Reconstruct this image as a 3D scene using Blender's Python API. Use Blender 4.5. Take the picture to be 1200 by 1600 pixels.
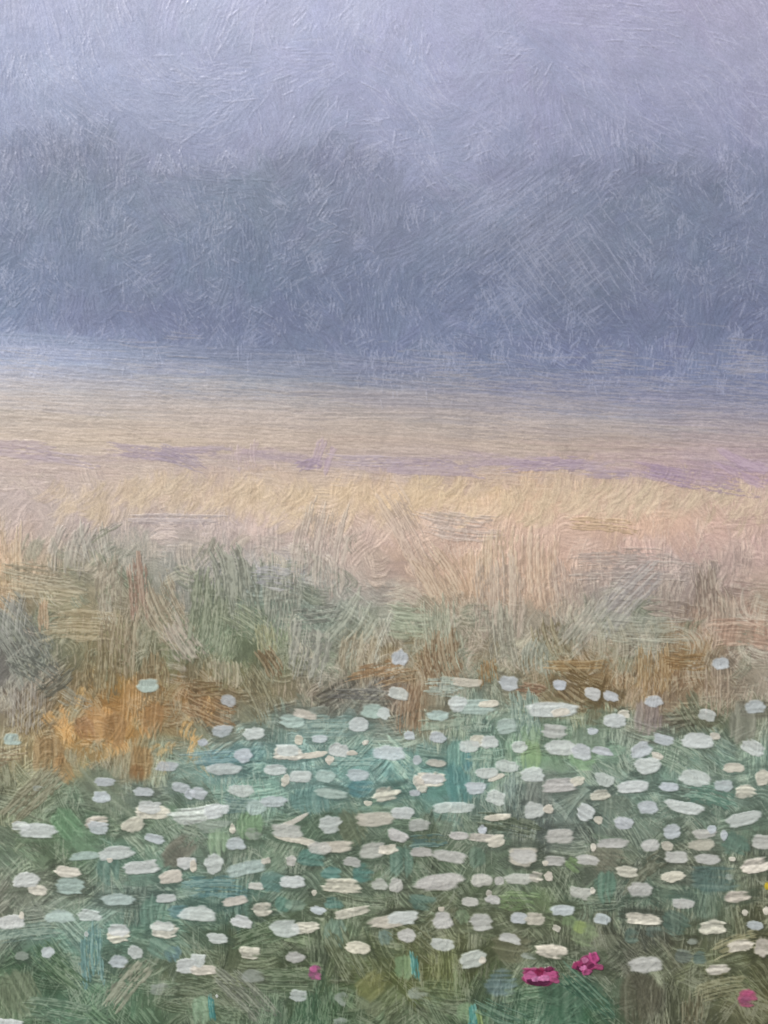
# Close photograph of an oil painting on a wooden panel: a misty meadow with dabbed white flowers,
# built as a real relief of paint (brush strokes, dabs, bristle ridges) on a board hung on a wall.
import bpy, math
import numpy as np

# ---------------------------------------------------------------- camera, sky, sun, exposure
S = 0.00025                     # metres of panel per photo pixel (1200 px = 0.30 m)
ZC = 1.50                       # height of the picture centre above the ground
scene = bpy.context.scene
for o in list(bpy.data.objects):
    bpy.data.objects.remove(o)
cam_d = bpy.data.cameras.new('camera')
cam = bpy.data.objects.new('camera', cam_d)
scene.collection.objects.link(cam)
CAM_DIST = 0.46
cam.location = (0, -CAM_DIST, ZC)
cam.rotation_euler = (math.radians(90), 0, 0)
cam_d.sensor_fit = 'VERTICAL'
cam_d.sensor_height = 24
cam_d.lens = 24 * CAM_DIST / (1600 * S)
cam_d.clip_start = 0.01
cam_d.clip_end = 500
scene.camera = cam

SUN_EL, SUN_AZ = math.radians(42), math.radians(-42)      # azimuth from the wall's normal (-Y), minus = left
world = bpy.data.worlds.new('World')
scene.world = world
world.use_nodes = True
wn = world.node_tree
sky = wn.nodes.new('ShaderNodeTexSky')
sky.sky_type = 'NISHITA'
sky.sun_disc = False
sky.sun_elevation = SUN_EL
sky.sun_rotation = math.radians(180) - SUN_AZ
sky.air_density = 1.0
sky.dust_density = 2.5
wn.links.new(sky.outputs['Color'], wn.nodes['Background'].inputs['Color'])
wn.nodes['Background'].inputs['Strength'].default_value = 0.075
sd = bpy.data.lights.new('sun', 'SUN')
sd.energy = 3.1
sd.angle = math.radians(4)
sd.color = (1.0, 0.95, 0.92)
sun = bpy.data.objects.new('sun', sd)
scene.collection.objects.link(sun)
to_sun = (math.cos(SUN_EL) * math.sin(SUN_AZ), -math.cos(SUN_EL) * math.cos(SUN_AZ), math.sin(SUN_EL))
from mathutils import Vector
sun.rotation_euler = Vector(to_sun).to_track_quat('Z', 'Y').to_euler()
sun.location = (-2, -3, 4)
vs = scene.view_settings
vs.view_transform = 'Standard'
vs.look = 'None'
vs.exposure = 0.25
vs.gamma = 1
ALB = (0.92, 0.92, 0.92)        # reflectance of the paint whose colour reads 1.0 in the light of this place

# ---------------------------------------------------------------- helpers
rng = np.random.RandomState(11)
coll = scene.collection


def lin(c):
    c = np.asarray(c, np.float32) / 255.0
    return np.where(c <= 0.04045, c / 12.92, ((c + 0.055) / 1.055) ** 2.4).astype(np.float32)


def link(name, me, mat, parent=None):
    o = bpy.data.objects.new(name, me)
    coll.objects.link(o)
    if mat:
        me.materials.append(mat)
    if parent:
        o.parent = parent
    return o


def box_mesh(name, x0, x1, y0, y1, z0, z1):
    v = [(x0, y0, z0), (x1, y0, z0), (x1, y1, z0), (x0, y1, z0), (x0, y0, z1), (x1, y0, z1), (x1, y1, z1), (x0, y1, z1)]
    f = [(0, 3, 2, 1), (4, 5, 6, 7), (0, 1, 5, 4), (1, 2, 6, 5), (2, 3, 7, 6), (3, 0, 4, 7)]
    me = bpy.data.meshes.new(name)
    me.from_pydata(v, [], f)
    return me


def noise_mat(name, c0, c1, scale, rough=0.85, bump=0.3, bdist=0.002):
    m = bpy.data.materials.new(name)
    m.use_nodes = True
    nt = m.node_tree
    b = nt.nodes['Principled BSDF']
    tc = nt.nodes.new('ShaderNodeTexCoord')
    n = nt.nodes.new('ShaderNodeTexNoise')
    n.inputs['Scale'].default_value = scale
    n.inputs['Detail'].default_value = 8
    n.inputs['Roughness'].default_value = 0.65
    r = nt.nodes.new('ShaderNodeValToRGB')
    r.color_ramp.elements[0].position = 0.3
    r.color_ramp.elements[1].position = 0.7
    r.color_ramp.elements[0].color = (*c0, 1)
    r.color_ramp.elements[1].color = (*c1, 1)
    bp = nt.nodes.new('ShaderNodeBump')
    bp.inputs['Strength'].default_value = bump
    bp.inputs['Distance'].default_value = bdist
    nt.links.new(tc.outputs['Object'], n.inputs['Vector'])
    nt.links.new(n.outputs['Fac'], r.inputs['Fac'])
    nt.links.new(r.outputs['Color'], b.inputs['Base Color'])
    nt.links.new(n.outputs['Fac'], bp.inputs['Height'])
    nt.links.new(bp.outputs['Normal'], b.inputs['Normal'])
    b.inputs['Roughness'].default_value = rough
    return m


def paint_mat():
    """Oil paint: its pigment is the mesh's own colour attribute; satin gloss that varies a little, fine grain."""
    m = bpy.data.materials.new('oil_paint')
    m.use_nodes = True
    nt = m.node_tree
    b = nt.nodes['Principled BSDF']
    at = nt.nodes.new('ShaderNodeAttribute')
    at.attribute_name = 'pigment'
    tc = nt.nodes.new('ShaderNodeTexCoord')
    n1 = nt.nodes.new('ShaderNodeTexNoise')
    n1.inputs['Scale'].default_value = 1500
    n1.inputs['Detail'].default_value = 3
    n2 = nt.nodes.new('ShaderNodeTexNoise')
    n2.inputs['Scale'].default_value = 90
    n2.inputs['Detail'].default_value = 4
    mr = nt.nodes.new('ShaderNodeMapRange')
    mr.inputs['From Min'].default_value = 0.3
    mr.inputs['From Max'].default_value = 0.7
    mr.inputs['To Min'].default_value = 0.26
    mr.inputs['To Max'].default_value = 0.44
    bp = nt.nodes.new('ShaderNodeBump')
    bp.inputs['Strength'].default_value = 0.35
    bp.inputs['Distance'].default_value = 0.00012
    nt.links.new(at.outputs['Color'], b.inputs['Base Color'])
    nt.links.new(tc.outputs['Object'], n1.inputs['Vector'])
    nt.links.new(tc.outputs['Object'], n2.inputs['Vector'])
    nt.links.new(n2.outputs['Fac'], mr.inputs['Value'])
    nt.links.new(mr.outputs['Result'], b.inputs['Roughness'])
    nt.links.new(n1.outputs['Fac'], bp.inputs['Height'])
    nt.links.new(bp.outputs['Normal'], b.inputs['Normal'])
    b.inputs['IOR'].default_value = 1.48
    return m


# ---------------------------------------------------------------- the setting: ground and wall
gm = bpy.data.meshes.new('ground')
gm.from_pydata([(-200, -200, 0), (200, -200, 0), (200, 200, 0), (-200, 200, 0)], [], [(0, 1, 2, 3)])
ground = link('ground', gm, noise_mat('paving', (0.16, 0.15, 0.14), (0.25, 0.24, 0.22), 3.0))
ground['kind'] = 'structure'
wall = link('wall', box_mesh('wall', -3, 3, 0.0205, 0.27, 0, 2.8),
            noise_mat('plaster', (0.55, 0.53, 0.49), (0.66, 0.64, 0.60), 14.0))
wall['kind'] = 'structure'

# ---------------------------------------------------------------- the canvas the paint is laid on (photo pixel units)
ST = 1.40                                   # photo pixels per cell
X0, Y0, X1, Y1 = -170.0, -170.0, 1370.0, 1770.0
GW = int((X1 - X0) / ST)
GH = int((Y1 - Y0) / ST)
gx = (X0 + np.arange(GW) * ST).astype(np.float32)
gy = (Y0 + np.arange(GH) * ST).astype(np.float32)

# pigment map with the top's sheen and the bottom's light falloff mixed in: rows of (y, [(x, (r, g, b)), ...]) noted from the painting
ROWS = [
    (-170, [(0, (178, 182, 208)), (600, (188, 191, 216)), (1200, (178, 176, 200))]),
    (0, [(0, (176, 181, 208)), (300, (184, 189, 214)), (600, (186, 189, 215)), (900, (175, 174, 200)), (1200, (174, 171, 194))]),
    (100, [(0, (168, 176, 203)), (300, (172, 178, 204)), (600, (172, 176, 203)), (900, (164, 166, 192)), (1200, (166, 166, 190))]),
    (180, [(0, (160, 168, 195)), (150, (156, 163, 188)), (300, (160, 166, 192)), (600, (164, 168, 194)), (900, (158, 160, 186)), (1200, (156, 158, 184))]),
    (230, [(0, (140, 148, 174)), (150, (136, 144, 167)), (260, (150, 157, 182)), (400, (152, 158, 182)), (500, (142, 148, 172)), (650, (154, 160, 186)), (800, (150, 155, 180)), (900, (148, 152, 178)), (1020, (140, 146, 170)), (1100, (146, 151, 176)), (1200, (148, 152, 178))]),
    (290, [(0, (134, 143, 168)), (120, (124, 134, 156)), (280, (138, 146, 170)), (420, (128, 138, 160)), (560, (132, 138, 163)), (650, (143, 149, 175)), (740, (150, 155, 182)), (850, (136, 142, 168)), (980, (126, 133, 157)), (1100, (124, 131, 155)), (1200, (128, 134, 160))]),
    (370, [(0, (122, 132, 158)), (200, (124, 134, 158)), (400, (118, 128, 152)), (560, (124, 130, 154)), (700, (126, 133, 158)), (900, (124, 130, 152)), (1050, (116, 124, 148)), (1200, (122, 128, 154))]),
    (440, [(0, (116, 128, 156)), (200, (118, 127, 153)), (400, (112, 122, 148)), (600, (116, 125, 152)), (800, (112, 120, 146)), (900, (116, 122, 144)), (1050, (114, 121, 146)), (1200, (116, 122, 148))]),
    (500, [(0, (124, 136, 165)), (150, (116, 122, 152)), (300, (114, 121, 150)), (500, (112, 120, 147)), (700, (118, 127, 156)), (900, (108, 115, 142)), (1200, (110, 116, 144))]),
    (545, [(0, (156, 166, 196)), (100, (146, 156, 186)), (250, (124, 133, 162)), (450, (118, 126, 154)), (700, (118, 126, 155)), (900, (116, 123, 152)), (1200, (116, 122, 150))]),
    (580, [(0, (170, 176, 196)), (150, (158, 166, 188)), (350, (138, 145, 166)), (500, (128, 135, 157)), (750, (118, 126, 154)), (950, (118, 126, 156)), (1200, (122, 129, 158))]),
    (615, [(0, (182, 178, 180)), (200, (172, 170, 174)), (400, (158, 157, 162)), (600, (150, 150, 158)), (800, (136, 139, 157)), (1000, (124, 130, 156)), (1200, (122, 129, 156))]),
    (650, [(0, (186, 177, 168)), (200, (182, 172, 163)), (400, (176, 167, 162)), (600, (168, 160, 156)), (800, (160, 154, 156)), (1000, (148, 146, 156)), (1200, (138, 138, 156))]),
    (690, [(0, (190, 177, 166)), (200, (188, 174, 158)), (400, (184, 170, 157)), (700, (176, 163, 152)), (900, (172, 158, 148)), (1200, (160, 148, 148))]),
    (730, [(0, (184, 171, 166)), (200, (180, 167, 160)), (400, (180, 166, 160)), (700, (172, 158, 156)), (900, (172, 157, 148)), (1050, (168, 148, 152)), (1200, (166, 146, 158))]),
    (775, [(0, (180, 169, 164)), (150, (188, 174, 158)), (300, (196, 178, 152)), (600, (202, 180, 147)), (800, (202, 176, 142)), (1000, (190, 168, 146)), (1200, (182, 160, 146))]),
    (815, [(0, (184, 169, 160)), (120, (176, 163, 155)), (300, (168, 156, 154)), (500, (180, 164, 148)), (700, (188, 166, 146)), (900, (190, 163, 138)), (1000, (190, 160, 134)), (1200, (178, 155, 142))]),
    (850, [(0, (190, 168, 142)), (80, (172, 160, 144)), (200, (156, 154, 142)), (350, (170, 158, 150)), (500, (174, 158, 146)), (650, (184, 162, 144)), (800, (184, 160, 142)), (1000, (178, 154, 140)), (1200, (176, 153, 142))]),
    (890, [(0, (194, 164, 122)), (60, (172, 152, 122)), (180, (154, 146, 126)), (300, (150, 144, 138)), (420, (148, 146, 146)), (560, (176, 158, 144)), (700, (184, 158, 134)), (850, (188, 160, 134)), (960, (158, 148, 140)), (1100, (156, 145, 134)), (1200, (172, 152, 140))]),
    (930, [(0, (186, 160, 122)), (80, (166, 150, 116)), (220, (146, 128, 108)), (300, (138, 132, 120)), (400, (126, 134, 118)), (500, (150, 142, 132)), (600, (152, 146, 136)), (720, (180, 154, 126)), (850, (180, 154, 132)), (960, (150, 147, 140)), (1100, (140, 124, 110)), (1200, (166, 148, 130))]),
    (975, [(0, (120, 124, 118)), (50, (130, 128, 112)), (120, (158, 136, 98)), (220, (146, 130, 104)), (340, (118, 127, 98)), (420, (130, 138, 116)), (520, (138, 142, 128)), (640, (152, 164, 138)), (760, (150, 146, 128)), (900, (150, 144, 128)), (1000, (146, 152, 132)), (1090, (158, 134, 114)), (1200, (170, 138, 116))]),
    (1030, [(0, (116, 118, 110)), (60, (104, 106, 96)), (140, (140, 120, 84)), (220, (126, 114, 82)), (330, (116, 118, 92)), (420, (130, 122, 84)), (500, (124, 122, 108)), (580, (148, 126, 90)), (700, (128, 102, 68)), (800, (138, 136, 112)), (880, (142, 116, 72)), (1000, (150, 132, 104)), (1070, (136, 106, 60)), (1130, (154, 142, 120)), (1200, (160, 150, 134))]),
    (1080, [(0, (150, 146, 138)), (70, (126, 116, 96)), (130, (140, 116, 76)), (200, (172, 128, 68)), (300, (148, 114, 70)), (400, (124, 114, 82)), (500, (130, 122, 104)), (590, (126, 122, 112)), (650, (136, 114, 88)), (740, (126, 144, 128)), (820, (130, 120, 92)), (930, (124, 102, 62)), (1020, (140, 114, 82)), (1110, (148, 130, 104)), (1200, (152, 144, 126))]),
    (1130, [(0, (148, 134, 106)), (70, (134, 114, 78)), (150, (176, 122, 58)), (230, (154, 122, 76)), (330, (128, 118, 92)), (430, (124, 138, 126)), (560, (120, 142, 132)), (650, (134, 114, 88)), (740, (122, 150, 136)), (860, (124, 146, 126)), (960, (122, 144, 124)), (1030, (124, 116, 102)), (1090, (92, 102, 78)), (1200, (128, 132, 114))]),
    (1180, [(0, (138, 124, 94)), (100, (156, 124, 80)), (200, (148, 116, 72)), (260, (122, 122, 96)), (340, (112, 154, 156)), (450, (114, 144, 138)), (600, (108, 146, 140)), (700, (110, 142, 132)), (840, (128, 156, 120)), (1000, (116, 136, 122)), (1200, (112, 134, 120))]),
    (1230, [(0, (118, 112, 78)), (100, (112, 118, 92)), (200, (116, 120, 106)), (350, (110, 138, 124)), (500, (112, 146, 140)), (700, (94, 136, 128)), (850, (112, 118, 110)), (1000, (108, 128, 114)), (1200, (108, 126, 110))]),
    (1290, [(0, (110, 114, 86)), (100, (98, 130, 92)), (200, (98, 112, 90)), (350, (112, 134, 108)), (500, (90, 108, 84)), (700, (102, 112, 92)), (850, (98, 102, 98)), (1000, (98, 112, 96)), (1200, (100, 114, 96))]),
    (1350, [(0, (108, 128, 104)), (100, (104, 116, 88)), (200, (86, 120, 104)), (350, (106, 118, 102)), (500, (98, 118, 98)), (700, (88, 102, 78)), (850, (94, 102, 84)), (1000, (98, 98, 80)), (1200, (94, 100, 82))]),
    (1400, [(0, (114, 110, 94)), (200, (100, 122, 112)), (350, (82, 122, 114)), (500, (94, 108, 84)), (700, (84, 94, 74)), (850, (96, 112, 80)), (950, (86, 108, 90)), (1100, (78, 102, 90)), (1200, (92, 92, 64))]),
    (1460, [(0, (106, 124, 110)), (130, (96, 134, 124)), (250, (88, 122, 106)), (400, (82, 98, 70)), (550, (90, 106, 78)), (700, (84, 88, 58)), (850, (92, 98, 72)), (1000, (84, 84, 70)), (1100, (88, 92, 68)), (1200, (92, 92, 60))]),
    (1520, [(0, (80, 106, 78)), (60, (64, 96, 66)), (140, (88, 116, 98)), (220, (84, 100, 76)), (350, (94, 100, 76)), (500, (78, 94, 64)), (620, (88, 92, 46)), (720, (88, 94, 54)), (850, (74, 94, 70)), (1000, (78, 82, 64)), (1100, (84, 88, 58)), (1200, (82, 82, 52))]),
    (1580, [(0, (96, 116, 84)), (100, (74, 108, 84)), (200, (68, 102, 74)), (300, (90, 104, 80)), (420, (74, 94, 74)), (500, (58, 92, 62)), (600, (88, 98, 68)), (700, (82, 98, 68)), (800, (60, 98, 70)), (920, (54, 94, 68)), (1000, (78, 78, 58)), (1100, (82, 82, 58)), (1200, (88, 84, 50))]),
    (1770, [(0, (80, 104, 74)), (500, (60, 90, 62)), (900, (58, 92, 66)), (1200, (84, 82, 50))]),
]
row_y = np.array([r[0] for r in ROWS], np.float32)
row_c = np.zeros((len(ROWS), GW, 3), np.float32)
for i, (y, pts) in enumerate(ROWS):
    xs = [p[0] for p in pts]
    for k in range(3):
        row_c[i, :, k] = np.interp(gx, xs, [p[1][k] for p in pts])
idx = np.clip(np.searchsorted(row_y, gy) - 1, 0, len(ROWS) - 2)
t = ((gy - row_y[idx]) / (row_y[idx + 1] - row_y[idx]))[:, None, None]
t = np.clip(t, 0, 1)
FIELD = row_c[idx] * (1 - t) + row_c[idx + 1] * t            # sRGB 0..255, (GH, GW, 3)

g_ = FIELD.mean(2, keepdims=True)
yg = gy[:, None, None]
xg = gx[None, :, None]
band = lambda a, b, c, d: np.clip((yg - a) / (b - a), 0, 1) * np.clip((d - yg) / (d - c), 0, 1)
dry_field = band(745, 800, 1060, 1180)
FIELD = g_ + (FIELD - g_) * (1 - .14 * dry_field - .22 * band(1150, 1220, 1700, 1900))
FIELD = FIELD * (1 + .055 * band(770, 810, 900, 1000) * np.clip((xg - 100) / 300, 0, 1))
FIELD = FIELD + band(740, 790, 900, 980) * np.array((5, 3, 4), np.float32)              # creamier buff
FIELD = FIELD + band(840, 890, 1030, 1090) * np.clip((620 - xg) / 120, 0, 1) * np.clip((xg - 30) / 60, 0, 1) * np.array((-10, 0, 0), np.float32)
FIELD = FIELD + band(-400, -300, 190, 290) * np.array((-3, 0, 1), np.float32)            # bluer sky
FIELD = FIELD * (1 + .035 * band(585, 640, 840, 960) * 1.3)
FIELD = FIELD + band(520, 560, 590, 640) * np.clip((420 - xg) / 420, 0, 1) * np.array((10, 9, 8), np.float32)
FIELD = FIELD + band(1110, 1180, 1280, 1420) * np.array((2, 7, 8), np.float32)
FIELD = FIELD + band(1120, 1220, 1700, 1900) * np.array((3, 7, 4), np.float32)         # cooler greens in the meadow
FIELD = FIELD + band(240, 300, 560, 620) * np.array((2, 5, 4), np.float32)             # greyer blue in the trees
PC = FIELD.copy()                                            # pigment (display values, turned linear at the end)
PH = np.zeros((GH, GW), np.float32)                          # paint height, photo pixels

NOI = rng.rand(64, 1024).astype(np.float32)
NOI = np.sort(NOI, axis=0)[rng.permutation(64)]
NOI = rng.rand(64, 1024).astype(np.float32)


def sstep(a, b, x):
    q = np.clip((x - a) / (b - a), 0, 1)
    return q * q * (3 - 2 * q)


def n1d(row, x):
    """value noise along one row of the table"""
    r = NOI[row % 64]
    i = np.floor(x).astype(np.int32)
    f = x - i
    f = f * f * (3 - 2 * f)
    i &= 1023
    return r[i] * (1 - f) + r[(i + 1) & 1023] * f


def n2d(x, y, seed=0):
    i = np.floor(y).astype(np.int32)
    f = y - i
    f = f * f * (3 - 2 * f)
    j = np.floor(x).astype(np.int32)
    g = x - j
    g = g * g * (3 - 2 * g)
    i0, i1 = (i + seed * 7) & 63, (i + 1 + seed * 7) & 63
    j0, j1 = (j + seed * 131) & 1023, (j + 1 + seed * 131) & 1023
    return (NOI[i0, j0] * (1 - g) + NOI[i0, j1] * g) * (1 - f) + (NOI[i1, j0] * (1 - g) + NOI[i1, j1] * g) * f


def window(cx, cy, r):
    c0, c1 = max(0, int((cx - r - X0) / ST)), min(GW, int((cx + r - X0) / ST) + 2)
    r0, r1 = max(0, int((cy - r - Y0) / ST)), min(GH, int((cy + r - Y0) / ST) + 2)
    return r0, r1, c0, c1


def brush(cx, cy, L, W, ang, curv, per, dry, win, rough_end=0.35, power=4.0):
    """coverage and bristle profile of one pull of the brush inside a window of the grid"""
    r0, r1, c0, c1 = win
    dx = gx[None, c0:c1] - cx
    dy = gy[r0:r1, None] - cy
    ca, sa = math.cos(math.radians(ang)), math.sin(math.radians(ang))
    u = (dx * ca + dy * sa) * (2.0 / L)
    v = (-dx * sa + dy * ca)
    k = rng.randint(0, 60)
    off = rng.rand() * 500
    v = v + curv * (u * u - 0.33) * W
    vn = v * (2.0 / W)
    bi = v / (per * .46) + off + 0.6 * n1d(k + 3, u * 1.7 + off)     # bristles wander a little along the pull
    b = 0.85 * n1d(k, bi) + 0.15 * n1d(k + 1, bi * 0.37)
    b = b * (0.50 + 1.0 * n2d(u * L / 14.0 + off, bi * 0.9, k + 6))      # load of paint varies along each bristle
    b = sstep(0.06, 0.92, b)
    lo = n1d(k + 2, bi * 0.22)
    un = u + rough_end * (lo - 0.5) * 1.2 + rough_end * 0.7 * (b - 0.5)
    end = sstep(1.0, 0.72, np.abs(un))
    side = sstep(1.04, 0.70, np.abs(vn) + 0.35 * (n1d(k + 4, u * 3 + off) - 0.5))
    cov = end * side
    if dry > 0:
        g = n2d(u * L / 13.0 + off, bi * 0.7, k)
        cov = cov * sstep(dry - 0.18, dry + 0.22, 0.55 * b + 0.45 * g + 0.25 * (0.4 - u * 0.5))
    return cov, b, u, vn


def lay(cx, cy, L, W, ang, col, op=0.6, amp=0.4, curv=0.0, per=4.2, dry=0.2, cvar=0.10, rough_end=0.6, pale=0.0, tone=None):
    """a pull of thin paint worked into the ground coat"""
    win = window(cx, cy, 0.5 * math.hypot(L, W * (1.2 + abs(curv))) + 3)
    r0, r1, c0, c1 = win
    if r1 - r0 < 2 or c1 - c0 < 2:
        return
    cov, b, u, vn = brush(cx, cy, L, W, ang, curv, per, dry, win, rough_end)
    a = cov * op
    bb = (b - 0.5)
    shade = 1.0 + cvar * 2.0 * bb
    C = PC[r0:r1, c0:c1]
    K = np.asarray(col, np.float32)[None, None] * shade[..., None]
    if pale:
        pp = (sstep(.50, .88, b) * min(pale, .85))[..., None]
        K = K * (1 - pp) + pp * (K * .45 + (PALE if tone is None else tone) * .55)
    C += a[..., None] * (K - C)
    H = PH[r0:r1, c0:c1]
    edge = np.exp(-((np.abs(vn) - 0.80) / 0.08) ** 2) * 0.18
    H += cov * (amp * (b * 1.3 + edge) - 0.75 * H)


COOL = np.array((214, 217, 234), np.float32)       # lavender white, paints specular glints into the strokes
WARM = np.array((226, 212, 194), np.float32)
PALE = np.array((206, 210, 192), np.float32)        # pale underpaint, with light caught on the bristle ridges put into it


def field_at(x, y):
    i = min(GH - 1, max(0, int((y - Y0) / ST)))
    j = min(GW - 1, max(0, int((x - X0) / ST)))
    return FIELD[i, j]


def lum(c, f):
    return np.clip(np.asarray(c, np.float32) * f, 0, 250)


# borders between the painted areas (y as a function of x)
TREE_TOP = ([-170, 0, 60, 150, 220, 300, 400, 470, 560, 650, 720, 780, 850, 950, 1020, 1100, 1200, 1370],
            [220, 225, 216, 205, 250, 268, 262, 222, 232, 275, 268, 240, 262, 256, 232, 258, 248, 255])
TREE_FOOT = ([-170, 0, 200, 400, 800, 1200, 1370], [535, 540, 555, 568, 592, 618, 628])
FIELD_TOP = ([-170, 0, 120, 300, 600, 860, 1000, 1200, 1370], [760, 762, 750, 748, 744, 746, 764, 772, 775])
MEADOW_TOP = ([-170, 0, 120, 250, 320, 400, 450, 600, 680, 760, 850, 950, 1050, 1200, 1370],
              [1225, 1215, 1215, 1185, 1152, 1128, 1095, 1092, 1056, 1062, 1090, 1096, 1116, 1130, 1140])


def bord(b, x):
    return np.interp(x, b[0], b[1])


# the crowns stand a little darker against the sky, with an uneven outline
_top = bord(TREE_TOP, gx) + 26 * (n1d(9, gx / 24) - .5) + 14 * (n1d(10, gx / 9) - .5)
_d = gy[:, None] - _top[None]
FIELD *= (1 - .07 * sstep(-12, 16, _d) * np.exp(-np.maximum(_d, 0) / 75) + .02 * sstep(-60, -8, _d) * (_d < 0))[..., None]
PC = FIELD.copy()


def U(a, b):
    return a + (b - a) * rng.rand()


# ---- ground coat, area by area
def scatter(n, ylo, yhi, fn, xlo=X0, xhi=X1):
    for _ in range(n):
        fn(U(xlo, xhi), U(ylo, yhi))


def jit(c, a=5):
    return np.asarray(c, np.float32) + rng.uniform(-a, a) + rng.uniform(-a * 0.4, a * 0.4, 3)


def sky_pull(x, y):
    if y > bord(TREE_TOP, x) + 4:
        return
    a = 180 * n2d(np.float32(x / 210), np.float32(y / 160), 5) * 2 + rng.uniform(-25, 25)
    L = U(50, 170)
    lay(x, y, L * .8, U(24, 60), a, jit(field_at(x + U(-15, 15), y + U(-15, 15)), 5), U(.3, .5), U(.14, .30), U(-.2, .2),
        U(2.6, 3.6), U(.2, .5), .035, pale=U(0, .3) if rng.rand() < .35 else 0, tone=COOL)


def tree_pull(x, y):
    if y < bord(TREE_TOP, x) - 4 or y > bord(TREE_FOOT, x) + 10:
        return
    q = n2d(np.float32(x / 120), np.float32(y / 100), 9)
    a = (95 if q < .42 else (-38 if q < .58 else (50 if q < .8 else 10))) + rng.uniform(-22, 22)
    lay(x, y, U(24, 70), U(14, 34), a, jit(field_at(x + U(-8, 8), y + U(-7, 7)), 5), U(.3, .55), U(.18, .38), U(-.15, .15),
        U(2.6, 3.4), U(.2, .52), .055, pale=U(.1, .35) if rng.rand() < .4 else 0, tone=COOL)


def mist_pull(x, y):
    if y < bord(TREE_FOOT, x) - 14 or y > bord(FIELD_TOP, x) + 20:
        return
    lay(x, y, U(130, 360), U(12, 30), U(0, 6), jit(field_at(x + U(-20, 20), y + U(-8, 8)), 4), U(.35, .6), U(.2, .4), U(-.2, .25),
        U(2.8, 4.0), U(.15, .45), .085, pale=U(.1, .5), tone=WARM)


def field_pull(x, y):
    if y < bord(FIELD_TOP, x) - 4 or y > bord(MEADOW_TOP, x) + 20:
        return
    low = (y - 780) / 300
    q = n2d(np.float32(x / 90), np.float32(y / 70), 13)
    a = (94 if q < .42 else (4 if q < .60 else (58 if q < .78 else 128))) + rng.uniform(-14, 14)
    c = field_at(x + U(-8, 8), y + U(-8, 8))
    f = U(.80, 1.14) if y > 870 else U(.96, 1.05)
    if rng.rand() < .35:
        lay(x, y, U(36, 90), U(26, 56), a, jit(lum(c, f), 5), U(.3, .55), U(.12, .3), U(-.2, .2), 3.4, 0, .05)
        return
    lay(x, y, U(22, 58), U(22, 50), a, jit(lum(c, f), 6), U(.4, .8), U(.28, .55) + .38 * max(0, low), U(-.2, .2),
        U(2.8, 4.4), U(.2, .55), .09 + .14 * max(0, low), pale=.3 + .6 * max(0, low), tone=WARM if y < 900 else None)


def meadow_pull(x, y):
    if y < bord(MEADOW_TOP, x) - 14:
        return
    q = n2d(np.float32(x / 75), np.float32(y / 60), 17)
    a = (94 if q < .38 else (2 if q < .56 else (48 if q < .74 else -42))) + rng.uniform(-14, 14)
    c = field_at(x + U(-12, 12), y + U(-12, 12))
    f = U(.82, 1.16)
    c = jit(lum(c, f), 7)
    if rng.rand() < .16:
        c = lum(c, .72)
    if rng.rand() < .08:
        c = c * .6 + np.array((172, 180, 156), np.float32) * .4
    if rng.rand() < .3:                                          # wet, blended touch
        lay(x, y, U(30, 70), U(20, 44), a, c, U(.35, .6), U(.15, .3), U(-.2, .2), 3.4, 0, .06)
        return
    lay(x, y, U(34, 90), U(18, 40), a, c, U(.45, .8), U(.5, 1.0), U(-.25, .25), U(2.8, 4.4), U(.25, .6), .24, pale=.55)


scatter(1500, -170, 300, sky_pull)
scatter(3600, 190, 640, tree_pull)
scatter(950, 525, 790, mist_pull)
scatter(2300, 740, 1230, field_pull)
scatter(3900, 1050, 1770, meadow_pull)

# crossed diagonal pulls over the trees on the right, and single hard bristle lines
for k in range(16):
    x, y = U(700, 940), U(280, 480)
    lay(x, y, U(90, 170), U(30, 60), -36 + U(-3, 3), jit(field_at(x, y), 4), .25, .3, 0, 5.0, .4, .05, pale=.25, tone=COOL)
for k in range(10):
    x, y = U(800, 960), U(390, 500)
    lay(x, y, U(90, 160), U(26, 44), 52 + U(-4, 4), jit(field_at(x, y), 4), .25, .3, 0, 5.0, .45, .05, pale=.25, tone=COOL)
for k in range(12):
    x, y = U(480, 580), U(930, 1040)
    lay(x, y, U(60, 110), U(26, 44), (-58 if k % 2 else 34) + U(-4, 4), jit(lum(field_at(x, y), U(.85, 1.15)), 4), .6, .6, 0, 5.0, .45, .18, pale=.6)
def dashes(n, xlo, xhi, ylo, yhi, angf, reach, length, amp, tone, mix):  # the paler tone paints glints into the ridges' colour
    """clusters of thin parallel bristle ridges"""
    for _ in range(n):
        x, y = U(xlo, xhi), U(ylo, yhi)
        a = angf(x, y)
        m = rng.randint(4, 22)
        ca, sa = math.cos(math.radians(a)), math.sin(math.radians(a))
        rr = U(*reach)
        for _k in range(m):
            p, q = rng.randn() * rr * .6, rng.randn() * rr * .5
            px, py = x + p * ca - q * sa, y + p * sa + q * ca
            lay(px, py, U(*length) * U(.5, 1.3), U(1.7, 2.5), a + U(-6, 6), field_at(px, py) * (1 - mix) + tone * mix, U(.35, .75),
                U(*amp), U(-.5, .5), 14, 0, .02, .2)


def swirl(sx, sy, seed, spread):
    return lambda x, y: 360 * n2d(np.float32(x / sx), np.float32(y / sy), seed) + U(-spread, spread)


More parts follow.
